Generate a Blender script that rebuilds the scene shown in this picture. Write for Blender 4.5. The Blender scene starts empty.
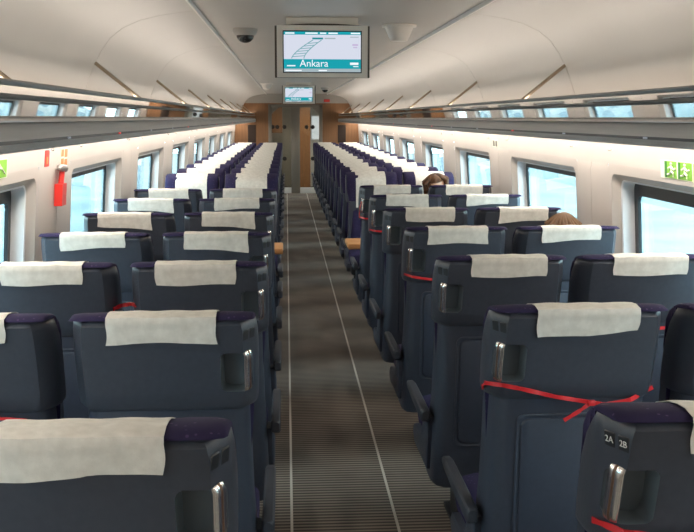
import bpy, bmesh, math, random
from mathutils import Vector, Matrix
random.seed(7)
SC = bpy.context.scene
COL = SC.collection
PI = math.pi

# ------------------------------------------------------------------ materials
def mat(name, col, rough=0.5, metal=0.0, spec=0.5, coat=0.0, emit=None, estr=1.0):
    m = bpy.data.materials.new(name); m.use_nodes = True
    b = m.node_tree.nodes['Principled BSDF']
    b.inputs['Base Color'].default_value = (*col, 1)
    b.inputs['Roughness'].default_value = rough
    b.inputs['Metallic'].default_value = metal
    b.inputs['Specular IOR Level'].default_value = spec
    b.inputs['Coat Weight'].default_value = coat
    if emit:
        b.inputs['Emission Color'].default_value = (*emit, 1)
        b.inputs['Emission Strength'].default_value = estr
    return m

def noisy(name, c1, c2, scale, rough=0.5, bump=0.0, bscale=None, detail=3.0, metal=0.0, spec=0.5, stretch=None):
    m = mat(name, c1, rough, metal, spec)
    nt = m.node_tree; N = nt.nodes; L = nt.links
    b = N['Principled BSDF']
    tc = N.new('ShaderNodeTexCoord'); mp = N.new('ShaderNodeMapping')
    if stretch: mp.inputs['Scale'].default_value = stretch
    L.new(tc.outputs['Object'], mp.inputs['Vector'])
    nz = N.new('ShaderNodeTexNoise'); nz.inputs['Scale'].default_value = scale; nz.inputs['Detail'].default_value = detail
    L.new(mp.outputs[0], nz.inputs['Vector'])
    rp = N.new('ShaderNodeValToRGB')
    rp.color_ramp.elements[0].position = 0.3; rp.color_ramp.elements[0].color = (*c1, 1)
    rp.color_ramp.elements[1].position = 0.7; rp.color_ramp.elements[1].color = (*c2, 1)
    L.new(nz.outputs['Fac'], rp.inputs[0]); L.new(rp.outputs[0], b.inputs['Base Color'])
    if bump:
        n2 = N.new('ShaderNodeTexNoise'); n2.inputs['Scale'].default_value = bscale or scale * 4
        L.new(mp.outputs[0], n2.inputs['Vector'])
        bp = N.new('ShaderNodeBump'); bp.inputs['Strength'].default_value = bump; bp.inputs['Distance'].default_value = 0.004
        L.new(n2.outputs['Fac'], bp.inputs['Height']); L.new(bp.outputs[0], b.inputs['Normal'])
    return m

M = {}
M['shell'] = noisy('seat_shell_plastic', (0.045, 0.053, 0.072), (0.052, 0.061, 0.082), 60, 0.38, 0.15, 900)
M['shell_low'] = noisy('seat_panel_plastic', (0.033, 0.041, 0.062), (0.038, 0.047, 0.070), 60, 0.42, 0.15, 900)
M['recess'] = mat('recess_window_light', (0.10, 0.125, 0.145), 0.3)  # lighter than the shell: window light in the handle recess, painted in
M['dark'] = mat('dark_plastic', (0.018, 0.019, 0.023), 0.5)
M['armpad'] = mat('armrest_rubber', (0.030, 0.033, 0.044), 0.5)
M['chrome'] = mat('chrome', (0.90, 0.88, 0.86), 0.24, 1.0)
M['plate'] = mat('number_plate_black', (0.02, 0.022, 0.026), 0.4)
M['plate_ink'] = mat('number_plate_white', (0.75, 0.75, 0.72), 0.5)
M['ribbon'] = mat('red_ribbon', (0.62, 0.022, 0.028), 0.38)
M['cover'] = noisy('headrest_cloth', (0.66, 0.635, 0.575), (0.80, 0.775, 0.715), 38, 0.9, 0.3, 500)
M['wall'] = noisy('wall_laminate', (0.52, 0.470, 0.435), (0.55, 0.495, 0.458), 3, 0.42)
M['ceil'] = noisy('ceiling_paint', (0.60, 0.555, 0.508), (0.62, 0.575, 0.528), 2, 0.38)
M['ceilmid'] = noisy('ceiling_paint_middle', (0.60, 0.555, 0.505), (0.62, 0.575, 0.525), 2, 0.5)
M['trimlight'] = mat('ceiling_trim_metal', (0.88, 0.85, 0.80), 0.35)
M['lipmetal'] = mat('rack_lip_bright_metal', (0.97, 0.94, 0.90), 0.22, 1.0)
M['groove'] = mat('panel_groove', (0.16, 0.13, 0.11), 0.6)
M['winframe'] = mat('window_frame_white', (0.80, 0.82, 0.84), 0.35)
M['reveal'] = mat('window_reveal', (0.50, 0.45, 0.41), 0.42)
M['rubber'] = mat('black_rubber', (0.008, 0.009, 0.011), 0.45)
M['rack'] = noisy('rack_aluminium', (0.50, 0.48, 0.46), (0.57, 0.55, 0.53), 5, 0.42, metal=0.35, stretch=(40, 0.6, 40))
M['rail'] = mat('rack_rail_grey', (0.24, 0.25, 0.25), 0.36, 0.5)
M['mirror'] = mat('rack_glossy_panel', (0.64, 0.635, 0.62), 0.02, 1.0)
M['slot'] = mat('rack_dark_slot', (0.02, 0.02, 0.024), 0.35)
M['arm'] = mat('rack_arm_bronze', (0.42, 0.34, 0.25), 0.4, 0.5)
M['red_led'] = mat('red_indicator', (0.4, 0.02, 0.02), 0.4, emit=(1, 0.06, 0.05), estr=0.9)
M['blue_led'] = mat('pale_indicator', (0.4, 0.4, 0.45), 0.4, emit=(0.55, 0.6, 0.7), estr=0.35)
M['wood'] = noisy('end_wall_wood', (0.23, 0.105, 0.040), (0.29, 0.138, 0.054), 3, 0.42, stretch=(9, 9, 0.7))
M['wood_table'] = noisy('table_wood', (0.55, 0.25, 0.085), (0.65, 0.31, 0.115), 4, 0.4, stretch=(1, 9, 9))
M['niche'] = mat('niche_brown', (0.030, 0.013, 0.006), 0.6)
M['doorframe'] = mat('door_frame_grey', (0.23, 0.20, 0.165), 0.42, 0.4)
M['soffit'] = mat('soffit_grey', (0.42, 0.385, 0.34), 0.5)
M['vest_grey'] = mat('vestibule_grey', (0.50, 0.49, 0.44), 0.25)
M['vest_white'] = mat('vestibule_white', (0.66, 0.64, 0.6), 0.4)
M['bolt'] = mat('door_fitting_dark', (0.035, 0.03, 0.028), 0.35, 0.5)
M['silver'] = mat('screen_bezel_silver', (0.84, 0.80, 0.73), 0.42, 0.0)
M['tvback'] = mat('screen_housing_brown', (0.075, 0.058, 0.042), 0.45)
M['white_pl'] = mat('white_plastic', (0.93, 0.87, 0.80), 0.38)
M['dome'] = mat('smoked_dome', (0.012, 0.011, 0.011), 0.08, 0.0, 0.6)
M['sil_pl'] = mat('grey_plastic', (0.42, 0.40, 0.37), 0.4)
M['hammer_red'] = mat('hammer_red', (0.80, 0.035, 0.025), 0.35)
M['hammer_grey'] = mat('hammer_grey', (0.22, 0.2, 0.19), 0.4)
M['sign_green'] = mat('sign_green', (0.22, 0.50, 0.05), 0.45)
M['sign_dark'] = mat('sign_dark_green', (0.05, 0.22, 0.04), 0.45)
M['sign_white'] = mat('sign_white', (0.82, 0.86, 0.70), 0.45)
M['sign_orange'] = mat('sign_orange', (0.80, 0.22, 0.07), 0.45)
M['sign_ink'] = mat('sign_ink', (0.12, 0.11, 0.10), 0.5)
M['sign_red'] = mat('sign_red', (0.65, 0.05, 0.04), 0.5)
M['snow'] = noisy('outside_pale_paving', (0.15, 0.20, 0.215), (0.26, 0.305, 0.32), 0.5, 0.8)
M['paleline'] = mat('outside_white_line', (0.42, 0.44, 0.45), 0.7)
M['ballast'] = noisy('outside_ballast', (0.10, 0.12, 0.13), (0.17, 0.2, 0.21), 1.2, 0.9)
M['bank'] = noisy('outside_bank', (0.11, 0.145, 0.155), (0.20, 0.235, 0.25), 0.25, 0.9)
M['skin'] = mat('skin', (0.60, 0.36, 0.25), 0.5)
M['hair'] = noisy('hair_brown', (0.030, 0.011, 0.003), (0.13, 0.050, 0.012), 26, 0.7, 0.6, 120, stretch=(1, 1, 0.25))
M['hair_fair'] = noisy('hair_fair', (0.09, 0.042, 0.015), (0.17, 0.085, 0.032), 20, 0.65, 0.5, 160, stretch=(1, 1, 0.3))
M['cloth_a'] = noisy('sweater_charcoal', (0.05, 0.05, 0.06), (0.08, 0.08, 0.095), 60, 0.9)
M['cloth_b'] = noisy('jacket_olive', (0.08, 0.085, 0.06), (0.11, 0.115, 0.085), 60, 0.9)
M['eye'] = mat('eye_dark', (0.03, 0.02, 0.015), 0.2)
M['lip'] = mat('lip', (0.42, 0.15, 0.12), 0.5)

def emat(name, col, s):
    m = bpy.data.materials.new(name); m.use_nodes = True
    nt = m.node_tree; nt.nodes.clear()
    e = nt.nodes.new('ShaderNodeEmission'); o = nt.nodes.new('ShaderNodeOutputMaterial')
    e.inputs[0].default_value = (*col, 1); e.inputs[1].default_value = s
    nt.links.new(e.outputs[0], o.inputs[0]); return m

LAMP_LOW, LAMP_UP = 25.0, 11.0
M['lamp'] = emat('lamp_warm_white', (1.0, 0.91, 0.80), LAMP_LOW)
M['lamp_up'] = emat('lamp_warm_white_up', (1.0, 0.90, 0.79), LAMP_UP)
M['lamp_vest'] = emat('lamp_vestibule', (1.0, 0.9, 0.78), 11.0)
M['scr_white'] = emat('screen_white', (0.72, 0.76, 0.88), 0.95)
M['scr_teal'] = emat('screen_teal', (0.012, 0.36, 0.43), 1.0)
M['scr_teal_d'] = emat('screen_teal_dark', (0.01, 0.26, 0.33), 1.0)
M['scr_text'] = emat('screen_text', (0.9, 0.97, 1.0), 1.0)
M['scr_line'] = emat('screen_track', (0.20, 0.42, 0.47), 1.0)
M['scr_grey'] = emat('screen_grey', (0.42, 0.52, 0.56), 0.9)
M['scr_pink'] = emat('screen_mauve', (0.60, 0.50, 0.74), 0.95)

def fabric():                                            # purple-navy moquette with tiny pale dots
    m = mat('seat_moquette', (0.026, 0.021, 0.062), 0.9, spec=0.2)
    nt = m.node_tree; N = nt.nodes; L = nt.links; b = N['Principled BSDF']
    tc = N.new('ShaderNodeTexCoord'); v = N.new('ShaderNodeTexVoronoi'); v.inputs['Scale'].default_value = 55
    L.new(tc.outputs['Object'], v.inputs['Vector'])
    r = N.new('ShaderNodeValToRGB'); e = r.color_ramp.elements
    e[0].position = 0.10; e[0].color = (0.09, 0.06, 0.14, 1); e[1].position = 0.20; e[1].color = (0.026, 0.021, 0.064, 1)
    L.new(v.outputs['Distance'], r.inputs[0]); L.new(r.outputs[0], b.inputs['Base Color'])
    return m
M['fabric'] = fabric()

def floor_mat():                                         # ribbed runner: fine cross ribs, brown-grey
    m = mat('ribbed_carpet', (0.07, 0.06, 0.05), 0.75, spec=0.35)
    nt = m.node_tree; N = nt.nodes; L = nt.links; b = N['Principled BSDF']
    tc = N.new('ShaderNodeTexCoord')
    w = N.new('ShaderNodeTexWave'); w.wave_type = 'BANDS'; w.bands_direction = 'Y'
    w.inputs['Scale'].default_value = 10.5; w.inputs['Distortion'].default_value = 0.0
    L.new(tc.outputs['Object'], w.inputs['Vector'])
    r = N.new('ShaderNodeValToRGB'); e = r.color_ramp.elements
    e[0].position = 0.30; e[0].color = (0.095, 0.080, 0.068, 1); e[1].position = 0.75; e[1].color = (0.33, 0.282, 0.236, 1)
    L.new(w.outputs['Fac'], r.inputs[0])
    nz = N.new('ShaderNodeTexNoise'); nz.inputs['Scale'].default_value = 1.7; nz.inputs['Detail'].default_value = 4
    L.new(tc.outputs['Object'], nz.inputs['Vector'])
    r2 = N.new('ShaderNodeValToRGB'); e = r2.color_ramp.elements
    e[0].position = 0.35; e[0].color = (0.62, 0.60, 0.60, 1); e[1].position = 0.62; e[1].color = (1, 1, 1, 1)
    L.new(nz.outputs['Fac'], r2.inputs[0])
    mx = N.new('ShaderNodeMix'); mx.data_type = 'RGBA'; mx.blend_type = 'MULTIPLY'; mx.inputs[0].default_value = 1
    L.new(r.outputs[0], mx.inputs[6]); L.new(r2.outputs[0], mx.inputs[7]); L.new(mx.outputs[2], b.inputs['Base Color'])
    bp = N.new('ShaderNodeBump'); bp.inputs['Strength'].default_value = 0.5; bp.inputs['Distance'].default_value = 0.004
    L.new(w.outputs['Fac'], bp.inputs['Height']); L.new(bp.outputs[0], b.inputs['Normal'])
    return m
M['floor'] = floor_mat()
M['stripe'] = mat('floor_stripe_pale', (0.64, 0.60, 0.53), 0.6)

def glass_mat(name, tint, refl=1.0):
    m = bpy.data.materials.new(name); m.use_nodes = True
    nt = m.node_tree; N = nt.nodes; L = nt.links; N.clear()
    t = N.new('ShaderNodeBsdfTransparent'); t.inputs[0].default_value = (*tint, 1)
    g = N.new('ShaderNodeBsdfGlossy'); g.inputs['Roughness'].default_value = 0.02
    f = N.new('ShaderNodeFresnel'); f.inputs['IOR'].default_value = 1.45
    mu = N.new('ShaderNodeMath'); mu.operation = 'MULTIPLY'; mu.inputs[1].default_value = refl
    x = N.new('ShaderNodeMixShader'); o = N.new('ShaderNodeOutputMaterial')
    ge = N.new('ShaderNodeNewGeometry'); mi = N.new('ShaderNodeMapRange')
    mi.inputs['To Min'].default_value = 1.45; mi.inputs['To Max'].default_value = 1 / 1.45
    L.new(ge.outputs['Backfacing'], mi.inputs['Value']); L.new(mi.outputs[0], f.inputs['IOR'])
    L.new(f.outputs[0], mu.inputs[0]); L.new(mu.outputs[0], x.inputs[0]); L.new(t.outputs[0], x.inputs[1]); L.new(g.outputs[0], x.inputs[2])
    L.new(x.outputs[0], o.inputs[0]); return m
M['glass'] = glass_mat('window_glass', (0.82, 0.965, 0.98))
M['glass_door'] = glass_mat('door_glass', (0.84, 0.84, 0.80))

# ------------------------------------------------------------------ mesh helpers
def sharp(me, ang=35):
    for p in me.polygons: p.use_smooth = True
    me.set_sharp_from_angle(angle=math.radians(ang))

def mesh_from_bm(name, bm, m, ang=35):
    bmesh.ops.recalc_face_normals(bm, faces=bm.faces)
    me = bpy.data.meshes.new(name); bm.to_mesh(me); bm.free()
    for x in (m if isinstance(m, (list, tuple)) else [m]): me.materials.append(x)
    if ang: sharp(me, ang)
    return me

def obj(name, bm, m, parent=None, ang=35, loc=None):
    me = bm if isinstance(bm, bpy.types.Mesh) else mesh_from_bm(name, bm, m, ang)
    o = bpy.data.objects.new(name, me); COL.objects.link(o)
    if parent: o.parent = parent
    if loc: o.location = loc
    return o

def tag(o, label=None, cat=None, group=None, kind=None):
    if label: o['label'] = label
    if cat: o['category'] = cat
    if group: o['group'] = group
    if kind: o['kind'] = kind
    return o

def empty(name, loc=(0, 0, 0), rz=0.0):
    o = bpy.data.objects.new(name, None); COL.objects.link(o)
    o.empty_display_size = 0.1; o.location = loc; o.rotation_euler = (0, 0, rz); return o

def struct(name, bm, m, parent=None, ang=35):
    o = obj(name, bm, m, parent, ang)
    if parent is None: o['kind'] = 'structure'
    return o

def B(): return bmesh.new()

def box(bm, lo, hi, bev=0.0, seg=2, mi=0, mtx=None):
    r = bmesh.ops.create_cube(bm, size=1.0)
    vs = r['verts']
    s = [hi[i] - lo[i] for i in range(3)]; c = [(hi[i] + lo[i]) / 2 for i in range(3)]
    for v in vs: v.co = Vector((v.co.x * s[0] + c[0], v.co.y * s[1] + c[1], v.co.z * s[2] + c[2]))
    fs = set(f for v in vs for f in v.link_faces)
    if bev:
        es = list(set(e for v in vs for e in v.link_edges))
        rr = bmesh.ops.bevel(bm, geom=es, offset=bev, segments=seg, profile=0.5, affect='EDGES')
        fs = set(f for f in fs if f.is_valid) | set(rr['faces'])
    allv = set(v for f in fs if f.is_valid for v in f.verts)
    for f in fs:
        if f.is_valid: f.material_index = mi
    if mtx is not None:
        for v in allv: v.co = mtx @ v.co
    return bm

def loft(bm, rings, cap=True, mi=0):
    R = [[bm.verts.new(p) for p in r] for r in rings]
    n = len(R[0])
    for a, b in zip(R[:-1], R[1:]):
        for i in range(n):
            f = bm.faces.new((a[i], a[(i + 1) % n], b[(i + 1) % n], b[i])); f.material_index = mi
    if cap:
        f = bm.faces.new(R[0][::-1]); f.material_index = mi
        f = bm.faces.new(R[-1]); f.material_index = mi
    return bm

def sheet(bm, rows, mi=0):
    R = [[bm.verts.new(p) for p in r] for r in rows]
    for a, b in zip(R[:-1], R[1:]):
        for i in range(len(a) - 1):
            f = bm.faces.new((a[i], a[i + 1], b[i + 1], b[i])); f.material_index = mi
    return bm

def tube(bm, pts, r, n=8, mi=0, flat=None):
    """round (or flattened) tube along points; r number or list"""
    pts = [Vector(p) for p in pts]; rings = []
    up = Vector((0, 0, 1))
    for i, p in enumerate(pts):
        d = (pts[min(i + 1, len(pts) - 1)] - pts[max(i - 1, 0)]).normalized()
        a = d.cross(up)
        if a.length < 1e-3: a = d.cross(Vector((0, 1, 0)))
        a.normalize(); b = a.cross(d)
        rr = r[i] if isinstance(r, (list, tuple)) else r
        ra, rb = (rr, rr) if flat is None else (rr * flat[0], rr * flat[1])
        rings.append([p + a * math.cos(2 * PI * k / n) * ra + b * math.sin(2 * PI * k / n) * rb for k in range(n)])
    return loft(bm, rings, True, mi)

def lathe(bm, prof, n=24, mi=0, mtx=None):
    rings = [[Vector((r * math.cos(2 * PI * k / n), r * math.sin(2 * PI * k / n), z)) for k in range(n)] for r, z in prof]
    if mtx is not None: rings = [[mtx @ v for v in r] for r in rings]
    return loft(bm, rings, True, mi)

def text_mesh(body, size, m, name, extrude=0.0005, align='CENTER'):
    c = bpy.data.curves.new('lettering', 'FONT'); c.body = body; c.size = size; c.extrude = extrude
    c.align_x = align; c.align_y = 'CENTER'
    o = bpy.data.objects.new('lettering', c); COL.objects.link(o)
    dg = bpy.context.evaluated_depsgraph_get(); dg.update()
    me = bpy.data.meshes.new_from_object(o.evaluated_get(dg)); me.name = name
    bpy.data.objects.remove(o); bpy.data.curves.remove(c)
    me.materials.clear(); me.materials.append(m)
    return me

def baked(o):
    """replace a modifier stack by its result"""
    dg = bpy.context.evaluated_depsgraph_get(); dg.update()
    me = bpy.data.meshes.new_from_object(o.evaluated_get(dg))
    o.modifiers.clear(); o.data = me; return o

def lerp_tab(tab, z):
    if z <= tab[0][0]: return tab[0][1]
    for (a, b), (c, d) in zip(tab[:-1], tab[1:]):
        if z <= c: return b + (d - b) * (z - a) / (c - a)
    return tab[-1][1]

# ------------------------------------------------------------------ camera
F = 960.0
CAMP = Vector((-0.238, 0.0, 1.65))
VP = (286.0, 118.0)
ROLL = math.radians(0.45)
yc = Vector(((VP[0] - 347) / F, (266 - VP[1]) / F, -1.0)).normalized()
t = (math.cos(ROLL) * yc.x + math.sin(ROLL) * yc.y) / -yc.z
xc = Vector((math.cos(ROLL), math.sin(ROLL), t)).normalized()
zc = xc.cross(yc)
Mw2c = Matrix((xc, yc, zc)).transposed()                 # columns: world axes seen from the camera
cam = bpy.data.cameras.new('camera'); cam.sensor_width = 36; cam.lens = 36 * F / 694; cam.clip_start = 0.05; cam.clip_end = 400
co = bpy.data.objects.new('camera', cam); COL.objects.link(co)
co.matrix_world = Matrix.Translation(CAMP) @ Mw2c.transposed().to_4x4()
SC.camera = co

def project(p):
    v = Mw2c @ (Vector(p) - CAMP)
    return (347 + F * v.x / -v.z, 266 - F * v.y / -v.z)

# ------------------------------------------------------------------ the shell of the car
Y0, Y1 = -1.2, 21.3          # saloon from behind the camera to the end wall
YV = 23.6                    # far end of the vestibule
PITCH = 2.27
WINS = {sd: [(2.95 + PITCH * k + o, 4.50 + PITCH * k + o) for k in range(-1, 8)] for sd, o in ((-1, -0.13), (1, 0.0))}
WIN = WINS[1]
WINS[1][1] = (WINS[1][1][0], WINS[1][1][1] + 0.13)
SEAM = [4.86 + PITCH * k for k in range(-2, 8)]
WB = [(0.0, 1.40), (0.70, 1.40), (1.37, 1.352), (1.57, 1.335), (1.64, 1.33)]
def bw(z): return lerp_tab(WB, z)
ZS, ZT = 0.72, 1.385         # window opening in the panel

bm = B(); box(bm, (-1.45, Y0, -0.06), (1.45, YV, 0.0))
floor = struct('floor', bm, M['floor'])
for s in (-0.227, 0.206):
    bm = B(); box(bm, (s - 0.0055, Y0, 0.0), (s + 0.0055, Y1 - 0.05, 0.0025))
    obj('floor_stripe', bm, M['stripe'], floor)

def rrect(y0, y1, z0, z1, r, n=5):
    out = []
    for cy, cz, a0 in ((y1 - r, z1 - r, 0), (y0 + r, z1 - r, 90), (y0 + r, z0 + r, 180), (y1 - r, z0 + r, 270)):
        for k in range(n + 1):
            a = math.radians(a0 + 90 * k / n); out.append((cy + r * math.cos(a), cz + r * math.sin(a)))
    return out

def wall(side):
    WIN = WINS[side]
    nm = 'wall_left' if side < 0 else 'wall_right'
    bm = B()
    def P(y, z, off=0.0): return Vector((side * (bw(z) + off), y, z))
    zr = [0.0, 0.35, 0.60]
    ylist = [Y0] + [v for w in WIN for v in (w[0] - 0.04, w[1] + 0.04)] + [Y1]
    rows = [[P(y, z) for y in ylist] for z in zr]; sheet(bm, rows)
    rows = [[P(y, z) for y in ylist] for z in (1.43, 1.50, 1.57, 1.64)]; sheet(bm, rows)
    # pillars, slightly bowed, with a groove down the middle
    edges = [Y0] + [v for w in WIN for v in (w[0] - 0.04, w[1] + 0.04)] + [Y1]
    for a, b in zip(edges[0::2], edges[1::2]):
        if b - a < 0.05: continue
        mid = (a + b) / 2
        ys = [(a, 0), (a + (b - a) * 0.2, -0.006), (mid - 0.003, -0.009), (mid - 0.002, 0.006), (mid + 0.002, 0.006), (mid + 0.003, -0.009), (b - (b - a) * 0.2, -0.006), (b, 0)]
        rows = []
        for z, k in ((0.60, 0), (0.66, 1), (1.0, 1), (1.39, 1), (1.43, 0)):
            rows.append([P(y, z, o * k) for y, o in ys])
        sheet(bm, rows)
    for a, b in WIN:
        inner = rrect(a, b, ZS, ZT, 0.05)
        outer = []
        cy, cz = (a + b) / 2, (ZS + ZT) / 2
        for (y, z) in inner:
            ty = 1 if y > cy else -1; tz = 1 if z > cz else -1
            # push out to the bay rectangle
            oy = min(max(y + 0.04 * ty, a - 0.04), b + 0.04) if abs(y - cy) > (b - a) / 2 - 0.051 else y
            oz = z
            if z > cz: oz = 1.43
            else: oz = 0.60
            outer.append((y, oz) )
        n = len(inner); q = n // 4
        # corner points: spread along the two bay edges
        outer = []
        for i, (y, z) in enumerate(inner):
            c = i // q; k = (i % q) / (q - 1)
            by = b + 0.04 if c in (0, 3) else a - 0.04
            bz = 1.43 if c in (0, 1) else 0.60
            iy = y; iz = z
            half = 0.5
            along_z_first = c in (0, 2)
            u = k if along_z_first else 1 - k
            # u=0: on the vertical bay edge at height z ; u=1: on the horizontal bay edge at y
            if u < half: w = u / half; outer.append((by, z + (bz - z) * w))
            else: w = (u - half) / half; outer.append((by + (y - by) * w, bz))
        vi = [bm.verts.new(P(y, z)) for y, z in inner]; vo = [bm.verts.new(P(y, z)) for y, z in outer]
        for i in range(n):
            j = (i + 1) % n
            try: bm.faces.new((vi[i], vi[j], vo[j], vo[i]))
            except ValueError: pass
    bmesh.ops.remove_doubles(bm, verts=bm.verts, dist=0.0006)
    w = struct(nm, bm, M['wall'], ang=25)
    return w

wall(-1); wall(1)

wn = 0
for side in (-1, 1):
    for a, b in WINS[side]:
        wn += 1
        def P(y, z, off): return Vector((side * (bw(z) + off), y, z))
        w = empty('window_%d' % wn, (0, 0, 0)); w['kind'] = 'structure'
        l0 = rrect(a, b, ZS, ZT, 0.05); l1 = rrect(a + 0.035, b - 0.035, ZS + 0.03, ZT - 0.028, 0.05)
        bm = B()
        R = [[P(y, z, 0) for y, z in l0], [P(y, z, 0.012) for y, z in rrect(a + 0.006, b - 0.006, ZS + 0.006, ZT - 0.006, 0.05)], [P(y, z, 0.034) for y, z in l1]]
        loft(bm, R, cap=False); obj('window_reveal', bm, M['reveal'], w, 40)
        l2 = rrect(a + 0.05, b - 0.05, ZS + 0.04, ZT - 0.036, 0.045)
        bm = B(); loft(bm, [[P(y, z, 0.034) for y, z in l1], [P(y, z, 0.036) for y, z in l2], [P(y, z, 0.095) for y, z in l2]], cap=False)
        obj('window_frame', bm, M['winframe'], w, 40)
        g = 0.028 if (a, b) == WINS[side][1] else 0.0               # the first windows are escape windows with a broad black border
        l3 = rrect(a + 0.088 + g, b - 0.088 - g, ZS + 0.075 + g, ZT - 0.072 - g, 0.035)
        bm = B(); loft(bm, [[P(y, z, 0.095) for y, z in l2], [P(y, z, 0.088) for y, z in l3], [P(y, z, 0.104) for y, z in l3]], cap=False)
        obj('window_gasket', bm, M['rubber'], w, 40)
        bm = B(); loft(bm, [[P(y, z, 0.100) for y, z in l3], [P(y, z, 0.104) for y, z in l3]], cap=True)
        obj('window_glass', bm, M['glass'], w, 40)

# ceiling: flat middle, curved flanks in bays with real grooves
CP = [(0.665, 2.168), (0.74, 2.160), (0.85, 2.143), (0.95, 2.118), (1.03, 2.082), (1.09, 2.035), (1.135, 1.975), (1.17, 1.91), (1.20, 1.84), (1.222, 1.78), (1.25, 1.70), (1.30, 1.64), (1.335, 1.62)]
bm = B()
box(bm, (-0.665, Y0, 2.172), (0.665, Y1, 2.21))
for side in (-1, 1):
    ys = [(Y0, 0)]
    for s in SEAM: ys += [(s - 0.004, 0), (s - 0.0028, 1), (s + 0.0028, 1), (s + 0.004, 0)]
    ys.append((Y1, 0))
    rows = []
    for y, g in ys:
        row = []
        for i, (b, z) in enumerate(CP):
            p0 = Vector(CP[max(i - 1, 0)]); p1 = Vector(CP[min(i + 1, len(CP) - 1)]); d = (p1 - p0).normalized()
            nb, nz = -d.y, d.x
            row.append(Vector((side * (b + nb * 0.008 * g), y, z + nz * 0.008 * g)))
        rows.append(row)
    sheet(bm, rows)
for f in bm.faces:
    if abs(f.calc_center_median().x) < 0.6: f.material_index = 1
ceiling = struct('ceiling', bm, [M['ceil'], M['ceilmid']], ang=30)
for i, side in enumerate((-1, 1)):
    bm = B(); box(bm, (side * 0.665 - 0.006, Y0, 2.152), (side * 0.665 + 0.006, Y1, 2.176), 0.003)
    struct('trim_%d' % (i + 1), bm, M['trimlight'])

# wall behind the camera
bm = B(); box(bm, (-1.42, Y0 - 0.04, 0.0), (1.42, Y0, 2.2)); struct('wall_back', bm, M['wall'])

# end wall with opening for the glass doors, grey soffit over it
DX0, DX1, DZ = -0.625, 0.56, 1.935
bm = B()
box(bm, (-1.42, Y1, 0), (DX0, Y1 + 0.06, 1.97)); box(bm, (DX1, Y1, 0), (1.42, Y1 + 0.06, 1.97)); box(bm, (DX0, Y1, DZ), (DX1, Y1 + 0.06, 1.97))
wf = struct('wall_front', bm, M['wood'])
bm = B(); box(bm, (-1.42, Y1 - 0.02, 1.97), (1.42, Y1 + 0.06, 2.25)); obj('soffit', bm, M['soffit'], wf)
for x in (-0.985, 0.985):
    bm = B(); box(bm, (x - 0.088, Y1 - 0.012, 1.12), (x + 0.088, Y1, 1.50), 0.004)
    box(bm, (x - 0.075, Y1 - 0.014, 1.135), (x + 0.075, Y1 - 0.011, 1.485))
    obj('wall_recess', bm, M['niche'], wf)
# door frame
bm = B()
box(bm, (DX0, Y1 - 0.03, 0), (DX0 + 0.075, Y1 + 0.07, DZ), 0.006); box(bm, (DX1 - 0.075, Y1 - 0.03, 0), (DX1, Y1 + 0.07, DZ), 0.006)
box(bm, (DX0, Y1 - 0.03, DZ - 0.055), (DX1, Y1 + 0.07, DZ + 0.01), 0.006)
box(bm, (-0.128, Y1 - 0.01, 0), (0.062, Y1 + 0.065, DZ - 0.055), 0.006)
for sx, x in ((1, DX0 + 0.075), (-1, DX1 - 0.075)):     # chamfered upper corners
    loft(bm, [[Vector((x, y, DZ - 0.055)), Vector((x + sx * 0.15, y, DZ - 0.055)), Vector((x, y, DZ - 0.20))] for y in (Y1 - 0.02, Y1 + 0.06)])
struct('trim_3', bm, M['doorframe'])
dn = 0
for x0, x1, spots in ((DX0 + 0.075, -0.128, (-0.53, -0.43, -0.275)), (0.062, DX1 - 0.075, (0.21, 0.345))):
    dn += 1
    d = empty('door_%d' % dn, ((x0 + x1) / 2, Y1 + 0.02, 0)); d['kind'] = 'structure'
    c = (x0 + x1) / 2; h = (x1 - x0) / 2
    bm = B(); box(bm, (-h + 0.002, -0.005, 0.13), (h - 0.002, 0.005, DZ - 0.057)); obj('glass_pane', bm, M['glass_door'], d)
    bm = B(); box(bm, (-h + 0.002, -0.015, 0.004), (h - 0.002, 0.015, 0.13), 0.003); obj('kick_plate', bm, M['vest_white'], d)
    for z in (1.455, 0.765):
        for sx in (spots if z > 1 else spots[-1:] if dn == 1 else spots[1:]):
            bm = B(); lathe(bm, [(0.03, 0), (0.045, 0.004), (0.045, 0.016), (0.03, 0.022)], 16, mtx=Matrix.Translation((sx - c, -0.004, z)) @ Matrix.Rotation(PI / 2, 4, 'X'))
            obj('door_fitting', bm, M['bolt'], d)
# vestibule beyond the glass
bm = B()
box(bm, (-1.2, Y1 + 0.07, 0), (-1.16, YV, 2.2)); 
box(bm, (1.16, Y1 + 0.07, 0), (1.2, Y1 + 0.5, 2.2)); box(bm, (1.16, Y1 + 1.6, 0), (1.2, YV, 2.2)); box(bm, (1.16, Y1 + 0.5, 0), (1.2, Y1 + 1.6, 0.6)); box(bm, (1.16, Y1 + 0.5, 1.75), (1.2, Y1 + 1.6, 2.2))
box(bm, (-1.2, YV, 0), (1.2, YV + 0.04, 2.2))
struct('wall_vestibule', bm, M['vest_grey'])
bm = B(); box(bm, (-1.2, Y1 + 0.06, 2.0), (1.2, YV, 2.04)); struct('ceiling_vestibule', bm, M['soffit'])
bm = B(); box(bm, (0.02, YV - 0.75, 0.0), (0.33, YV, 1.998)); box(bm, (-0.75, YV - 0.5, 1.3), (-0.33, YV, 1.998)); struct('partition', bm, M['wood'])
bm = B(); box(bm, (0.36, YV - 0.03, 1.12), (0.62, YV - 0.004, 1.72), 0.01); o = struct('window_19', bm, M['winframe'])
bm = B(); box(bm, (0.385, YV - 0.036, 1.15), (0.595, YV - 0.028, 1.69)); o2 = obj('lit_pane', bm, emat('lit_pane', (0.85, 0.93, 1.0), 0.9), o)
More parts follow.
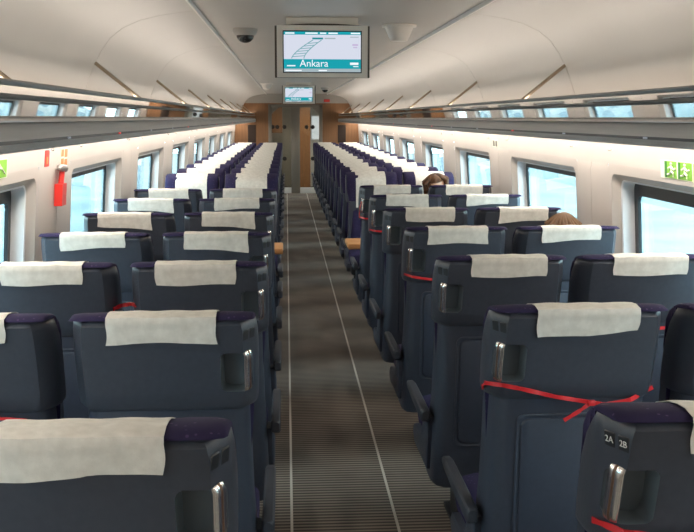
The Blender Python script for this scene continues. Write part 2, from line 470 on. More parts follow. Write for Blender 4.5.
bm = B(); box(bm, (-0.4, Y1 + 0.7, 1.985), (0.5, Y1 + 1.1, 2.0)); o = obj('ceiling_light', bm, M['lamp_vest']); tag(o, 'flat bright ceiling light in the vestibule beyond the glass doors', 'ceiling light')

# ------------------------------------------------------------------ luggage racks
def rack(side, label):
    r = empty('luggage_rack', (0, 0, 0)); tag(r, label, 'luggage rack', 'overhead luggage racks')
    def X(b): return side * b
    def ext(pts, y0=Y0 + 0.01, y1=Y1 - 0.03):
        bm = B(); loft(bm, [[Vector((X(b), y, z)) for b, z in pts] for y in (y0, y1)]); return bm
    # shelf body with rounded nose
    obj('shelf', ext([(0.915, 1.640), (0.905, 1.634), (0.898, 1.618), (0.897, 1.594), (0.930, 1.594), (1.322, 1.600), (1.322, 1.612), (0.95, 1.612), (0.95, 1.640)]), M['rack'], r)
    obj('shelf_slot', ext([(0.9015, 1.5945), (0.9015, 1.585), (0.95, 1.585), (0.95, 1.5945)]), M['slot'], r)
    obj('shelf_lip', ext([(0.897, 1.585), (0.900, 1.570), (0.912, 1.563), (0.955, 1.563), (0.955, 1.585)]), M['rack'], r)
    obj('edge_strip', ext([(0.9085 - 0.0115 * math.cos(q * PI / 10), 1.6385 + 0.0115 * math.sin(q * PI / 10)) for q in range(11)]), M['lipmetal'], r)
    # glossy guard, leaning in at the top, between two rails
    obj('guard_panel', ext([(0.9300, 1.6405), (0.9208, 1.728), (0.9248, 1.728), (0.934, 1.6405)]), M['mirror'], r)
    obj('guard_rail', ext([(0.924, 1.728), (0.914, 1.730), (0.912, 1.738), (0.918, 1.744), (0.960, 1.746), (0.966, 1.738), (0.945, 1.728)]), M['rail'], r)
    obj('guard_rail', ext([(0.926, 1.694), (0.914, 1.6955), (0.911, 1.702), (0.914, 1.708), (0.9245, 1.709)]), M['rail'], r)
    for s in SEAM:
        if s < 0.5: continue
        bm = B(); tube(bm, [(X(0.955), s, 1.742), (X(1.168), s, 1.915)], 0.011, 8, flat=(1.0, 0.8))
        obj('support_arm', bm, M['arm'], r)
    # seat indicators in the slot
    k = 0
    y = 1.2
    while y < 14:
        k += 1
        bm = B(); box(bm, (X(0.900) - 0.002, y - 0.016, 1.5865), (X(0.900) + 0.002, y + 0.016, 1.5925))
        obj('seat_indicator', bm, M['red_led'] if (k % 3 == (2 if side > 0 else 1)) else M['blue_led'], r)
        y += 0.905
    # lamps: one strip under the shelf beside the wall, one on top throwing light on the ceiling
    y = Y0 + 0.05
    while y < Y1 - 0.3:
        y2 = min(y + PITCH - 0.02, Y1 - 0.05)
        bm = B(); v = [bm.verts.new((X(b), yy, 1.590)) for b, yy in ((1.195, y), (1.255, y), (1.255, y2), (1.195, y2))]
        f = bm.faces.new(v)
        me = bpy.data.meshes.new('lamp_strip')
        bm.normal_update()
        if f.normal.z > 0: f.normal_flip()
        bm.to_mesh(me); bm.free(); me.materials.append(M['lamp']); o = bpy.data.objects.new('lamp_strip', me); COL.objects.link(o); o.parent = r
        bm = B(); v = [bm.verts.new((X(b), yy, z)) for b, yy, z in ((0.974, y, 1.722), (1.004, y, 1.745), (1.004, y2, 1.745), (0.974, y2, 1.722))]
        f = bm.faces.new(v); bm.normal_update()
        if f.normal.z < 0: f.normal_flip()
        me = bpy.data.meshes.new('lamp_strip'); bm.to_mesh(me); bm.free(); me.materials.append(M['lamp_up']); o = bpy.data.objects.new('lamp_strip', me); COL.objects.link(o); o.parent = r
        y += PITCH
    return r
rack(-1, 'grey luggage rack with glossy guard above the wall with the red hammer')
rack(1, 'grey luggage rack with glossy guard above the wall without a hammer')

# ------------------------------------------------------------------ seats
HW = 0.2375
LOWT = [(0.28, -0.205), (0.89, -0.226), (0.92, -0.236)]
UPT = [(0.885, -0.240), (0.95, -0.255), (1.05, -0.279), (1.145, -0.300)]
ORD = ['first', 'second', 'third', 'fourth', 'fifth', 'sixth', 'seventh', 'eighth', 'ninth', 'tenth', 'eleventh', 'twelfth', 'thirteenth', 'fourteenth']

def shell_mesh(a):
    bm = B(); rings = []
    for z, w in ((0.888, 0.2325), (0.902, 0.238), (0.95, 0.240), (1.03, 0.241), (1.08, 0.2403), (1.11, 0.239), (1.128, 0.2365), (1.138, 0.232), (1.142, 0.224)):
        yr = lerp_tab(UPT, z)
        if z < 0.895: yr += 0.012
        if z > 1.135: yr += 0.008 if z < 1.14 else 0.018
        dp = lerp_tab([(1.06, 0.145), (1.142, 0.100)], z)
        half = [(w - 0.052, yr), (w - 0.036, yr + 0.003), (w - 0.006, yr + 0.060), (w - 0.001, yr + 0.078 * dp / 0.128 if dp < 0.1 else yr + 0.078), (w, yr + dp - 0.016 if dp > 0.1 else yr + dp - 0.004), (w - 0.002, yr + dp - 0.002), (w - 0.012, yr + dp)]
        rings.append([Vector((x, y, z)) for x, y in half] + [Vector((-x, y, z)) for x, y in half[::-1]])
    loft(bm, rings)
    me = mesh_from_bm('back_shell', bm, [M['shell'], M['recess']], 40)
    if a:
        o = bpy.data.objects.new('tmp', me); COL.objects.link(o)
        bm = B(); x0, x1 = sorted((a * 0.146, a * 0.233))
        rings = []
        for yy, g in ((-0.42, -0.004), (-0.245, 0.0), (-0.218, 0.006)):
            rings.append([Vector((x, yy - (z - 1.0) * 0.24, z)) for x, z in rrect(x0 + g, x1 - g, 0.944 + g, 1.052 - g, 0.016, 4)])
        loft(bm, rings, mi=1)  # cut faces get the lighter colour with window light painted in
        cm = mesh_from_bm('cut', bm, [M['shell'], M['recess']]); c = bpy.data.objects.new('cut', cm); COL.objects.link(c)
        md = o.modifiers.new('b', 'BOOLEAN'); md.operation = 'DIFFERENCE'; md.object = c; md.solver = 'EXACT'
        n0 = len(o.data.polygons)
        baked(o); me = o.data
        print('SHELL', n0, len(me.polygons), [m.name for m in me.materials])
        bpy.data.objects.remove(o); bpy.data.objects.remove(c)
        sharp(me, 40)
    me.name = 'back_shell'
    return me

def lower_mesh():
    bm = B(); rings = []
    for z, w in ((0.250, 0.226), (0.265, 0.238), (0.45, 0.230), (0.60, 0.220), (0.75, 0.216), (0.87, 0.2145), (0.896, 0.215)):
        yr = lerp_tab(LOWT, z)
        half = [(w - 0.040, yr), (w - 0.012, yr + 0.018), (w, yr + 0.050), (w, yr + 0.175), (w - 0.012, yr + 0.178)]
        rings.append([Vector((x, y, z)) for x, y in half] + [Vector((-x, y, z)) for x, y in half[::-1]])
    loft(bm, rings)
    return mesh_from_bm('lower_panel', bm, M['shell_low'], 40)

def tray_mesh():
    bm = B(); rings = []
    n = 5
    for off, g in ((0.0, 0.0), (-0.006, 0.0), (-0.007, 0.004), (-0.003, 0.010), (-0.003, 0.013), (-0.008, 0.016), (-0.009, 0.02)):
        loop = rrect(-0.158 + g, 0.158 - g, 0.415 + g, 0.845 - g, 0.025, n)
        rings.append([Vector((x, lerp_tab(LOWT, z) + off + 0.001, z)) for x, z in loop])
    loft(bm, rings)
    return mesh_from_bm('tray_table', bm, M['shell_low'], 40)

def LB(z): return -0.215 - 0.085 * (z - 0.45) / 0.67       # the leaning line of the back

def backrest_mesh():
    prof = []                                             # (y offset from leaning line, z)
    for z in (0.42, 0.55, 0.70, 0.85, 1.0, 1.08): prof.append((0.205 if z > 0.43 else 0.18, z))
    prof += [(0.190, 1.108), (0.160, 1.129), (0.118, 1.144), (0.078, 1.1525), (0.042, 1.1555), (0.014, 1.151), (0.006, 1.1435), (0.05, 1.1405), (0.138, 1.128)]
    for z in (1.0, 0.85, 0.70, 0.55, 0.42): prof.append((0.140, z))
    rings = []
    half = [(0.2340, 0.010, 0.030, 0), (0.228, 0.0035, 0.012, 0), (0.205, 0.001, 0.000, 0.010), (0.16, 0, 0, 0.012), (0.10, 0, 0, 0)]
    for x, drop, infr, bulge in [(-a, b, c, d) for a, b, c, d in half] + [(0, 0, 0.003, -0.004)] + half[::-1]:
        ring = []
        for i, (o, z) in enumerate(prof):
            zz = z - drop * max(0, min(1, (z - 1.12) / 0.036)) if o < 0.19 and z > 1.1436 else z
            yy = LB(z) + o
            if o > 0.15: yy += bulge - infr
            if z > 1.143 and o < 0.06: yy += infr * 0.6
            xk = x * (1 - 0.13 * max(0, min(1, (0.93 - z) / 0.08)))
            ring.append(Vector((xk, yy, zz)))
        rings.append(ring)
    bm = B(); loft(bm, rings)
    return mesh_from_bm('backrest', bm, M['fabric'], 50)

def cover_mesh(seed, w=0.138, sh=None, dl=None, sk=None):
    rnd = random.Random(seed)
    a = (rnd.uniform(-0.012, 0.012), rnd.uniform(-0.008, 0.008), rnd.uniform(-0.012, 0.020))
    sk = a[0] if sk is None else sk; dl = a[1] if dl is None else dl; sh = a[2] if sh is None else sh
    ph = [rnd.uniform(0, 6.28) for _ in range(6)]
    rows = []
    nx = 16
    path = []                                             # (y, z, rear-ness)
    zb = 1.083 - dl
    for k in range(7):
        z = zb + (1.140 - zb) * k / 6; path.append((lerp_tab(UPT, z) - 0.0055, z, 1 - k / 6))
    for o, z in [(0.006, 1.1525), (0.042, 1.1585), (0.078, 1.156), (0.118, 1.148), (0.165, 1.131), (0.206, 1.104)]: path.append((LB(z) + o - 0.002, z, 0))
    for k in range(1, 9):
        z = 1.104 - 0.26 * k / 8; path.append((LB(z) + 0.223 , z, -k / 8))
    for i in range(nx + 1):
        u = -1 + 2 * i / nx; x = u * w + sh; row = []
        for (y, z, e) in path:
            xx = x; zz = z; yy = y
            if e > 0:
                zz += -sk * u * e + 0.0030 * math.sin(3 * u + ph[0]) * e
                yy -= (0.002 + 0.0018 * math.sin(5 * u + ph[1]) + 0.0012 * math.sin(11 * u + ph[2])) * e
                xx += 0.004 * math.sin(4 * e + ph[3]) * e * (1 if u > 0 else -1)
            elif e < 0:
                yy += (0.004 + 0.003 * math.sin(6 * u + ph[4])) * -e; zz += 0.004 * math.sin(4 * u + ph[5]) * -e
            else: zz += 0.0010 * math.sin(9 * u + ph[1])
            row.append(Vector((xx, yy, zz)))
        rows.append(row)
    bm = B(); sheet(bm, rows)
    bmesh.ops.recalc_face_normals(bm, faces=bm.faces)
    bmesh.ops.solidify(bm, geom=bm.faces[:], thickness=0.0016)
    return mesh_from_bm('headrest_cover', bm, M['cover'], 60)

def cushion_mesh():
    rings = []
    prof0 = [(-0.13, 0.365), (0.30, 0.355), (0.335, 0.375), (0.342, 0.41), (0.33, 0.448), (0.30, 0.466), (0.15, 0.462), (-0.02, 0.452), (-0.13, 0.452)]
    for x, s in ((-0.222, 0.012), (-0.212, 0.003), (-0.16, -0.006), (0, 0.0), (0.16, -0.006), (0.212, 0.003), (0.222, 0.012)):
        ring = []
        for y, z in prof0:
            zz = z - s if z > 0.43 else z; yy = y - (s if y > 0.2 else 0)
            ring.append(Vector((x, yy, zz)))
        rings.append(ring)
    bm = B(); loft(bm, rings); return mesh_from_bm('cushion', bm, M['fabric'], 50)

def armrest_mesh(x0, x1):
    rings = []
    for y, zt, zb, sh in ((-0.165, 0.540, 0.505, 0.006), (-0.155, 0.547, 0.498, 0.0), (0.10, 0.545, 0.503, 0.0), (0.25, 0.543, 0.512, 0.0), (0.295, 0.538, 0.516, 0.002), (0.307, 0.530, 0.522, 0.008)):
        a, b = x0 + sh, x1 - sh; r = 0.006
        rings.append([Vector(p) for p in ((a + r, y, zb), (b - r, y, zb), (b, y, zb + r), (b, y, zt - r), (b - r, y, zt), (a + r, y, zt), (a, y, zt - r), (a, y, zb + r))])
    bm = B(); loft(bm, rings); return mesh_from_bm('armrest', bm, M['armpad'], 40)

def base_mesh():
    bm = B(); box(bm, (-0.215, -0.16, 0.265), (0.215, 0.28, 0.358), 0.018, 3); return mesh_from_bm('seat_base', bm, M['dark'], 40)
def pedestal_mesh():
    bm = B()
    for x in (-0.09, 0.09):
        loft(bm, [[Vector((x + sx * 0.02, yy, 0.27)) for sx, yy in ((-1, -0.10), (1, -0.10), (1, 0.14), (-1, 0.14))], [Vector((x + sx * 0.02, yy, 0.02)) for sx, yy in ((-1, -0.02), (1, -0.02), (1, 0.10), (-1, 0.10))]])
        box(bm, (x - 0.03, -0.13, 0.0), (x + 0.03, 0.22, 0.022), 0.006)
    box(bm, (-0.09, 0.02, 0.09), (0.09, 0.06, 0.13))
    return mesh_from_bm('pedestal', bm, M['dark'], 40)
def side_mesh(a):
    bm = B(); rings = []
    for x, t in ((a * 0.219, 0.0), (a * 0.247, 0.0), (a * 0.253, 0.008)):
        rings.append([Vector((x, y, z)) for y, z in ((-0.135 + t, 0.30 + t), (0.20 - t, 0.29 + t), (0.25 - t, 0.33), (0.235 - t, 0.365 - t), (0.06, 0.372 - t), (-0.02, 0.42), (-0.045 - t, 0.505 - t), (-0.125 + t, 0.505 - t), (-0.135 + t, 0.45))])
    loft(bm, rings); return mesh_from_bm('side_panel', bm, M['shell_low'], 40)
# chamfer frame for the number plates
def plate_matrix(a, z, u):
    yr = lerp_tab(UPT, z); w = 0.2390
    p0 = Vector((a * (w - 0.036), yr + 0.003, z)); p1 = Vector((a * (w - 0.006), yr + 0.060, z))
    p = p0.lerp(p1, u); d = (p1 - p0).normalized() * a          # toward +x on both sides
    if a < 0: d = (p0 - p1).normalized()
    else: d = (p1 - p0).normalized()
    up = Vector((0, -0.236, 1)).normalized(); nrm = d.cross(up).normalized(); up = nrm.cross(d)
    m = Matrix((d, up, nrm)).transposed().to_4x4(); m.translation = p
    return m
def handle_mesh(a, wd, lift, m, name):
    bm = B(); rings = []
    n = 13
    for k in range(n):
        z = 0.934 + 0.128 * k / (n - 1); mt = plate_matrix(a, z, 0.36)
        dive = 0.016 if k in (0, n - 1) else 0.003 if k in (1, n - 2) else 0.0
        ring = []
        for q in range(12):
            c = 2 * PI * q / 12; cx = math.copysign(abs(math.cos(c)) ** 0.7, math.cos(c)); cy = math.copysign(abs(math.sin(c)) ** 0.7, math.sin(c))
            p = mt @ Vector((cx * wd, 0, lift - dive + cy * 0.0065)); p.z = z; ring.append(p)
        rings.append(ring)
    loft(bm, rings); return mesh_from_bm(name, bm, m, 50)
def plates_mesh(a):
    bm = B()
    for u in (0.26, 0.76):
        box(bm, (-0.0130, -0.0145, -0.002), (0.0130, 0.0145, 0.0015), 0.002, 1, mtx=plate_matrix(a, 1.098, u))
    return mesh_from_bm('number_plate', bm, M['plate'], 40)

ME = dict(lower=lower_mesh(), tray=tray_mesh(), back=backrest_mesh(), cush=cushion_mesh(), base=base_mesh(), ped=pedestal_mesh(), armin=None)
SHELL = {a: shell_mesh(a) for a in (-1, 0, 1)}
HAND = {a: handle_mesh(a, 0.0175, 0.002, M['chrome'], 'grab_handle') for a in (-1, 1)}
M['reflection'] = mat('handle_reflection_brown', (0.20, 0.12, 0.085), 0.35, 0.6)  # brown reflection in the chrome, painted as a strip along the handle
REFLECTION = {a: handle_mesh(a, 0.0045, 0.0032, M['reflection'], 'handle_reflection') for a in (-1, 1)}
PLATES = {a: plates_mesh(a) for a in (-1, 1)}
SIDE = {a: side_mesh(a) for a in (-1, 1)}
ARM = {a: armrest_mesh(min(a * 0.243, a * 0.278), max(a * 0.243, a * 0.278)) for a in (-1, 1)}
ARMIN = {a: armrest_mesh(min(a * 0.247, a * 0.283), max(a * 0.247, a * 0.283)) for a in (-1, 1)}
COVERS = [cover_mesh(s) for s in range(6)]
COVER_AT = {}

def make_seat(a):
    """a: local side of the aisle (0 = window seat)"""
    s = empty('train_seat')
    obj('back_shell', SHELL[a], None, s)
    lp = obj('lower_panel', ME['lower'], None, s); obj('tray_table', ME['tray'], None, lp)
    obj('backrest', ME['back'], None, s); obj('headrest_cover', COVERS[0], None, s)
    obj('cushion', ME['cush'], None, s); obj('seat_base', ME['base'], None, s); obj('pedestal', ME['ped'], None, s)
    if a:
        h = obj('grab_handle', HAND[a], None, s); h['label'] = 'chrome grab handle'
        obj('handle_reflection', REFLECTION[a], None, h)
        obj('number_plate', PLATES[a], None, s)
        obj('armrest', ARM[a], None, s); obj('armrest', ARMIN[-a], None, s)
        obj('side_panel', SIDE[a], None, s)
    return s

PROTO = {}
def children(o): return [c for c in o.children]
def seat(a, x, y, rz, label, group):
    if a not in PROTO: PROTO[a] = make_seat(a); o = PROTO[a]
    else:
        src = PROTO[a]; o = src.copy(); COL.objects.link(o)
        for ch in children(src):
            c = ch.copy(); COL.objects.link(c); c.parent = o
            for g in children(ch):
                d = g.copy(); COL.objects.link(d); d.parent = c
    o.location = (x, y, 0); o.rotation_euler = (0, 0, rz)
    tag(o, label, 'seat', group)
    for c in o.children:
        if c.name.startswith('headrest_cover'): c.data = random.choice(COVERS)
    return o

AX, WX = 0.5470, 1.0760        # seat centres either side of the aisle
LEFT_ROWS = [1.51, 2.43, 3.32, 4.20, 5.10, 6.00, 6.82]
LEFT_SHIFT = [-0.022, -0.010, 0.002, 0, 0, 0, 0]
RIGHT_ROWS = [1.555, 2.48, 3.42, 4.37, 5.32, 6.25, 7.15]
NF = 13
LEFT_FACE = [8.70 + 0.905 * k for k in range(NF)]
RIGHT_FACE = [8.94 + 0.905 * k for k in range(NF)]
TOPOFF = 0.265                 # seat origin lies this far ahead of the top of its back
SEATS = {}
for side, rows, face, sname in ((-1, LEFT_ROWS, LEFT_FACE, 'red hammer side'), (1, RIGHT_ROWS, RIGHT_FACE, 'side without the hammer')):
    for k, y in enumerate(rows):
        SEATS[side, 'a', k] = seat(-side, side * AX + (LEFT_SHIFT[k] if side < 0 else 0), y + TOPOFF, 0, 'dark grey-backed aisle seat with back turned, %s row from the camera, %s' % (ORD[k], sname), 'seats with their backs to the camera')
        if k > 0:
            SEATS[side, 'w', k] = seat(0, side * WX + (LEFT_SHIFT[k] * 0.6 if side < 0 else 0), y + TOPOFF, 0, 'dark grey-backed window seat with back turned, %s row from the camera, %s' % (ORD[k], sname), 'seats with their backs to the camera')
    for k, y in enumerate(face):
        SEATS[side, 'fa', k] = seat(side, side * AX, y - 0.235, PI, 'purple fabric aisle seat facing the camera, %s row past the table, %s' % (ORD[k], sname), 'seats facing the camera')
        SEATS[side, 'fw', k] = seat(0, side * WX, y - 0.235, PI, 'purple fabric window seat facing the camera, %s row past the table, %s' % (ORD[k], sname), 'seats facing the camera')

for key, (sh, dl, sk) in {(1, 'a', 0): (0.034, 0.0, 0.004), (1, 'a', 1): (0.012, 0.002, -0.008), (-1, 'a', 1): (0.0, 0.0, 0.0), (-1, 'a', 2): (-0.008, 0.004, 0.0), (1, 'a', 2): (0.018, 0.002, 0.0), (-1, 'a', 0): (-0.004, 0.0, -0.004), (1, 'a', 3): (0.0, 0.004, 0.0), (-1, 'w', 2): (0.0, 0.0, 0.0), (1, 'w', 2): (0.012, 0.0, 0.0)}.items():
    c = [q for q in SEATS[key].children if q.name.startswith('headrest_cover')][0]
    c.data = cover_mesh(hash(key[2]) + key[0] * 7, 0.138, sh, dl, sk)

# readable numbers on the nearest seat on the right
first = SEATS[1, 'a', 0]
for body, u in (('2B', 0.26), ('2A', 0.76)):
    me = text_mesh(body, 0.0165, M['plate_ink'], 'seat_number')
    me.transform(plate_matrix(-1, 1.098, u) @ Matrix.Translation((0, 0, 0.0022)))
    npl = [c for c in first.children if c.name.startswith('number_plate')][0]
    obj('seat_number', me, None, npl)

# ------------------------------------------------------------------ tables in the face-to-face bays
for side, y, lab in ((-1, 7.72, 'wooden folding table between facing seats on the red hammer side'), (1, 7.98, 'wooden folding table between facing seats on the side without the hammer')):
    tb = empty('bay_table', (side * 0.795, y, 0)); tag(tb, lab, 'table', 'tables between facing seats')
    bm = B(); box(bm, (-0.535, -0.20, 0.585), (0.525, 0.20, 0.630), 0.012, 3); obj('table_top', bm, M['wood_table'], tb)
    bm = B(); box(bm, (-0.07, -0.04, 0.02), (0.07, 0.04, 0.585), 0.01); obj('table_leg', bm, M['dark'], tb)
    bm = B(); box(bm, (-0.14, -0.14, 0.0), (0.14, 0.14, 0.02), 0.006); obj('foot_plate', bm, M['dark'], tb)

# ------------------------------------------------------------------ red ribbons
def strip(bm, pts, w=0.011, th=0.0012, up=Vector((0, 0, 1))):
    pts = [Vector(p) for p in pts]; rings = []
    for i, p in enumerate(pts):
        d = (pts[min(i + 1, len(pts) - 1)] - pts[max(i - 1, 0)]).normalized()
        n = d.cross(up)
        if n.length < 1e-3: n = Vector((0, -1, 0))
        n.normalize(); b = n.cross(d)
        tw = math.sin(i * 1.7) * 0.5
        bb = b * math.cos(tw) + n * math.sin(tw); nn = n * math.cos(tw) - b * math.sin(tw)
        rings.append([p + bb * w / 2 + nn * th, p - bb * w / 2 + nn * th, p - bb * w / 2 - nn * th, p + bb * w / 2 - nn * th])
    return loft(bm, rings)

def wobble(pts, n=4):
    out = []
    for a, b in zip(pts[:-1], pts[1:]):
        for k in range(n): out.append(Vector(a).lerp(Vector(b), k / n))
    out.append(Vector(pts[-1])); return out

def rear(x, z):
    """seat-local y just behind the shell or lower panel"""
    yr = lerp_tab(UPT, max(z, 0.888)) if z > 0.80 else lerp_tab(LOWT, z)
    a = abs(x)
    if a > 0.200: yr += 0.002 + (a - 0.200) * 1.75
    return yr - 0.013

def ribbon(side, w, k, path, label, bow=None):
    s = SEATS[side, w, k]
    o = empty('red_ribbon', s.location); tag(o, label, 'ribbon', 'red ribbons tied to seats')
    bm = B(); strip(bm, wobble([(x, rear(x, z) - (e or 0), z) for x, z, e in path]), 0.012)
    obj('ribbon_band', bm, M['ribbon'], o)
    if bow:
        x, z = bow; y = rear(x, z) - 0.006
        bm = B()
        strip(bm, wobble([(x, y, z), (x - 0.035, y - 0.006, z - 0.022), (x - 0.075, y - 0.004, z - 0.048)]), 0.011)
        strip(bm, wobble([(x, y - 0.002, z), (x + 0.03, y - 0.008, z - 0.004), (x + 0.055, y - 0.006, z - 0.020)]), 0.011)
        box(bm, (x - 0.010, y - 0.008, z - 0.008), (x + 0.010, y + 0.002, z + 0.008), 0.003)
        obj('ribbon_knot', bm, M['ribbon'], o)
    return o
ribbon(1, 'a', 0, [(-0.236, 0.930, 0), (-0.20, 0.934, 0), (-0.15, 0.926, 0), (-0.05, 0.915, 0), (0.10, 0.905, 0), (0.236, 0.912, 0)], 'red ribbon across the nearest seat back marked with white numbers, behind its handle')
ribbon(1, 'a', 1, [(-0.240, 0.900, -0.03), (-0.240, 0.925, 0), (-0.205, 0.935, 0), (-0.16, 0.928, 0), (-0.06, 0.902, 0.001), (0.04, 0.884, 0.004), (0.08, 0.878, 0.008), (0.15, 0.89, 0.004), (0.236, 0.905, 0)], 'long red ribbon with a knot across the second aisle seat, side without hammer', (0.04, 0.884))
ribbon(1, 'a', 3, [(-0.236, 0.925, 0), (-0.205, 0.920, 0), (-0.15, 0.912, 0), (-0.09, 0.905, 0), (0.05, 0.90, 0), (0.236, 0.91, 0)], 'red ribbon across the fourth aisle seat back, side without the hammer')
ribbon(1, 'a', 5, [(-0.236, 0.918, 0), (-0.20, 0.915, 0), (-0.12, 0.91, 0), (0.05, 0.90, 0), (0.236, 0.91, 0)], 'red ribbon across the sixth aisle seat back, side without the hammer')
ribbon(1, 'a', 6, [(-0.228, 1.03, 0.004), (-0.236, 0.97, 0.004), (-0.238, 0.91, 0.004), (-0.20, 0.905, 0.002), (-0.1, 0.90, 0), (0.236, 0.905, 0)], 'red ribbon hanging down the handle of the seventh aisle seat')
ribbon(1, 'w', 2, [(-0.236, 0.885, 0), (-0.15, 0.88, 0), (0.0, 0.872, 0.001), (0.15, 0.88, 0), (0.236, 0.885, 0)], 'red ribbon across the third window seat, side without the hammer')
ribbon(-1, 'w', 1, [(-0.236, 0.874, 0), (-0.1, 0.878, 0), (0.05, 0.880, 0.001), (0.10, 0.880, 0), (0.17, 0.874, 0)], 'red ribbon across the second window seat, red hammer side')
# a ribbon slung between the two seats of the third row on the hammer side
sa, sw = SEATS[-1, 'a', 2], SEATS[-1, 'w', 2]
o = empty('red_ribbon', sw.location); tag(o, 'red ribbon slung between the two seats of the third row, red hammer side', 'ribbon', 'red ribbons tied to seats')
dx = sa.location.x - sw.location.x
bm = B(); strip(bm, wobble([(0.226, rear(0.226, 0.985), 0.985), (0.246, -0.19, 0.99), (0.268, -0.18, 0.992), (dx - 0.246, -0.19, 0.996), (dx - 0.226, rear(0.226, 0.998), 0.998)]), 0.014)
obj('ribbon_band', bm, M['ribbon'], o)

# ------------------------------------------------------------------ information screens
def screen(y, label):
    s = empty('information_screen', (-0.045, y, 0)); tag(s, label, 'screen', 'hanging information screens')
    z0, z1 = 1.860, 2.130
    bm = B(); rings = []
    for yy, g in ((0.0, 0.0), (0.035, 0.0), (0.075, 0.02), (0.085, 0.04)):
        pts = []
        for k in range(9):
            u = -1 + 2 * k / 8; pts.append(Vector((u * (0.249 - g), yy, z1 - g - 0.004 + 0.012 * (1 - u * u))))
        pts += [Vector((0.249 - g, yy, z0 + g)), Vector((-0.249 + g, yy, z0 + g))]
        rings.append(pts)
    loft(bm, rings); obj('housing', bm, M['tvback'], s, 30)
    bm = B()
    x, b = 0.238, 0.029
    sx, sz0, sz1 = 0.207, z0 + 0.024, z1 - 0.029
    for lo, hi in (((-x, -0.012, z0 + 0.001), (-sx, 0.001, z1 - 0.002)), ((sx, -0.012, z0 + 0.001), (x, 0.001, z1 - 0.002)), ((-sx, -0.012, z0 + 0.001), (sx, 0.001, sz0)), ((-sx, -0.012, sz1), (sx, 0.001, z1 - 0.002))):
        box(bm, lo, hi)
    bz = obj('bezel', bm, M['silver'], s)
    bm = B()
    for lo, hi in (((-sx, -0.0125, sz0), (-sx + 0.005, -0.003, sz1)), ((sx - 0.005, -0.0125, sz0), (sx, -0.003, sz1)), ((-sx, -0.0125, sz0), (sx, -0.003, sz0 + 0.005)), ((-sx, -0.0125, sz1 - 0.005), (sx, -0.003, sz1))): box(bm, lo, hi)
    obj('screen_surround', bm, M['rubber'], bz)
    bm = B(); box(bm, (-sx + 0.004, -0.006, sz0 + 0.004), (sx - 0.004, -0.002, sz1 - 0.004)); d = obj('display', bm, M['scr_white'], s)
    W, H = 2 * (sx - 0.005), sz1 - sz0 - 0.010
    def U(u): return -sx + 0.005 + u * W
    def V(v): return sz1 - 0.005 - v * H
    def bar(name, u0, u1, v0, v1, m, lift=0.0002):
        bm = B(); box(bm, (U(u0), -0.006 - lift - 0.0006, V(v1)), (U(u1), -0.006 - lift, V(v0))); return obj(name, bm, m, d)
    bar('header_band', 0, 1, 0, 0.075, M['scr_teal']); bar('destination_band', 0, 1, 0.68, 0.915, M['scr_teal']); bar('footer_band', 0, 1, 0.915, 1.0, M['scr_grey'])
    for u0, u1, v0, v1 in ((0.02, 0.14, 0.02, 0.055), (0.28, 0.44, 0.02, 0.055), (0.47, 0.55, 0.02, 0.055), (0.58, 0.70, 0.02, 0.055), (0.87, 0.99, 0.02, 0.055), (0.04, 0.15, 0.83, 0.86), (0.86, 0.97, 0.76, 0.82), (0.90, 0.97, 0.85, 0.87), (0.02, 0.23, 0.945, 0.975), (0.45, 0.56, 0.945, 0.975)):
        bm = B(); box(bm, (U(u0), -0.0078, V(v1)), (U(u1), -0.0070, V(v0)))
        obj('text_line', bm, M['scr_text'], d)
    me = text_mesh('Ankara', 0.052, M['scr_text'], 'destination_text', align='LEFT')
    me.transform(Matrix.Translation((U(0.205), -0.0075, V(0.79))) @ Matrix.Rotation(PI / 2, 4, 'X')); obj('destination_text', me, None, d)
    # railway track sweeping up to the station mark
    bm = B()
    def rail_pt(tt, off):                                # quarter-bend in screen fractions
        u = 0.10 + 0.28 * tt ** 1.45; v = 0.665 - 0.46 * tt
        return (u + off * (0.16 - 0.05 * tt), v)
    for off in (0, 1):
        P = [rail_pt(k / 10, off) for k in range(11)]
        for (u0, v0), (u1, v1) in zip(P[:-1], P[1:]):
            tube(bm, [(U(u0), -0.0072, V(v0)), (U(u1), -0.0072, V(v1))], 0.0026, 6)
    for k in range(1, 7):
        tt = k / 7.0; a, b2 = rail_pt(tt - 0.05, 0), rail_pt(tt + 0.01, 1)
        tube(bm, [(U(a[0]), -0.0072, V(a[1])), (U(b2[0]), -0.0072, V(b2[1]))], 0.0022, 6)
    obj('track_drawing', bm, M['scr_line'], d)
    bar('station_mark', 0.37, 0.51, 0.145, 0.19, M['scr_teal_d']); bar('station_line', 0.53, 0.67, 0.15, 0.18, M['scr_grey'])
    bar('corner_mark', 0.89, 0.965, 0.30, 0.345, M['scr_pink']); bar('corner_line', 0.90, 0.955, 0.37, 0.40, M['scr_pink']); bar('corner_line', 0.86, 0.97, 0.12, 0.14, M['scr_grey'])
    bm = B(); box(bm, (-0.19, 0.012, z1 - 0.01), (0.19, 0.075, 2.172), 0.004); obj('ceiling_bracket', bm, M['silver'], s)
screen(5.15, 'large information screen reading Ankara, hung from the ceiling nearest the camera')
screen(14.5, 'small-looking far information screen hung from the ceiling before the glass doors')

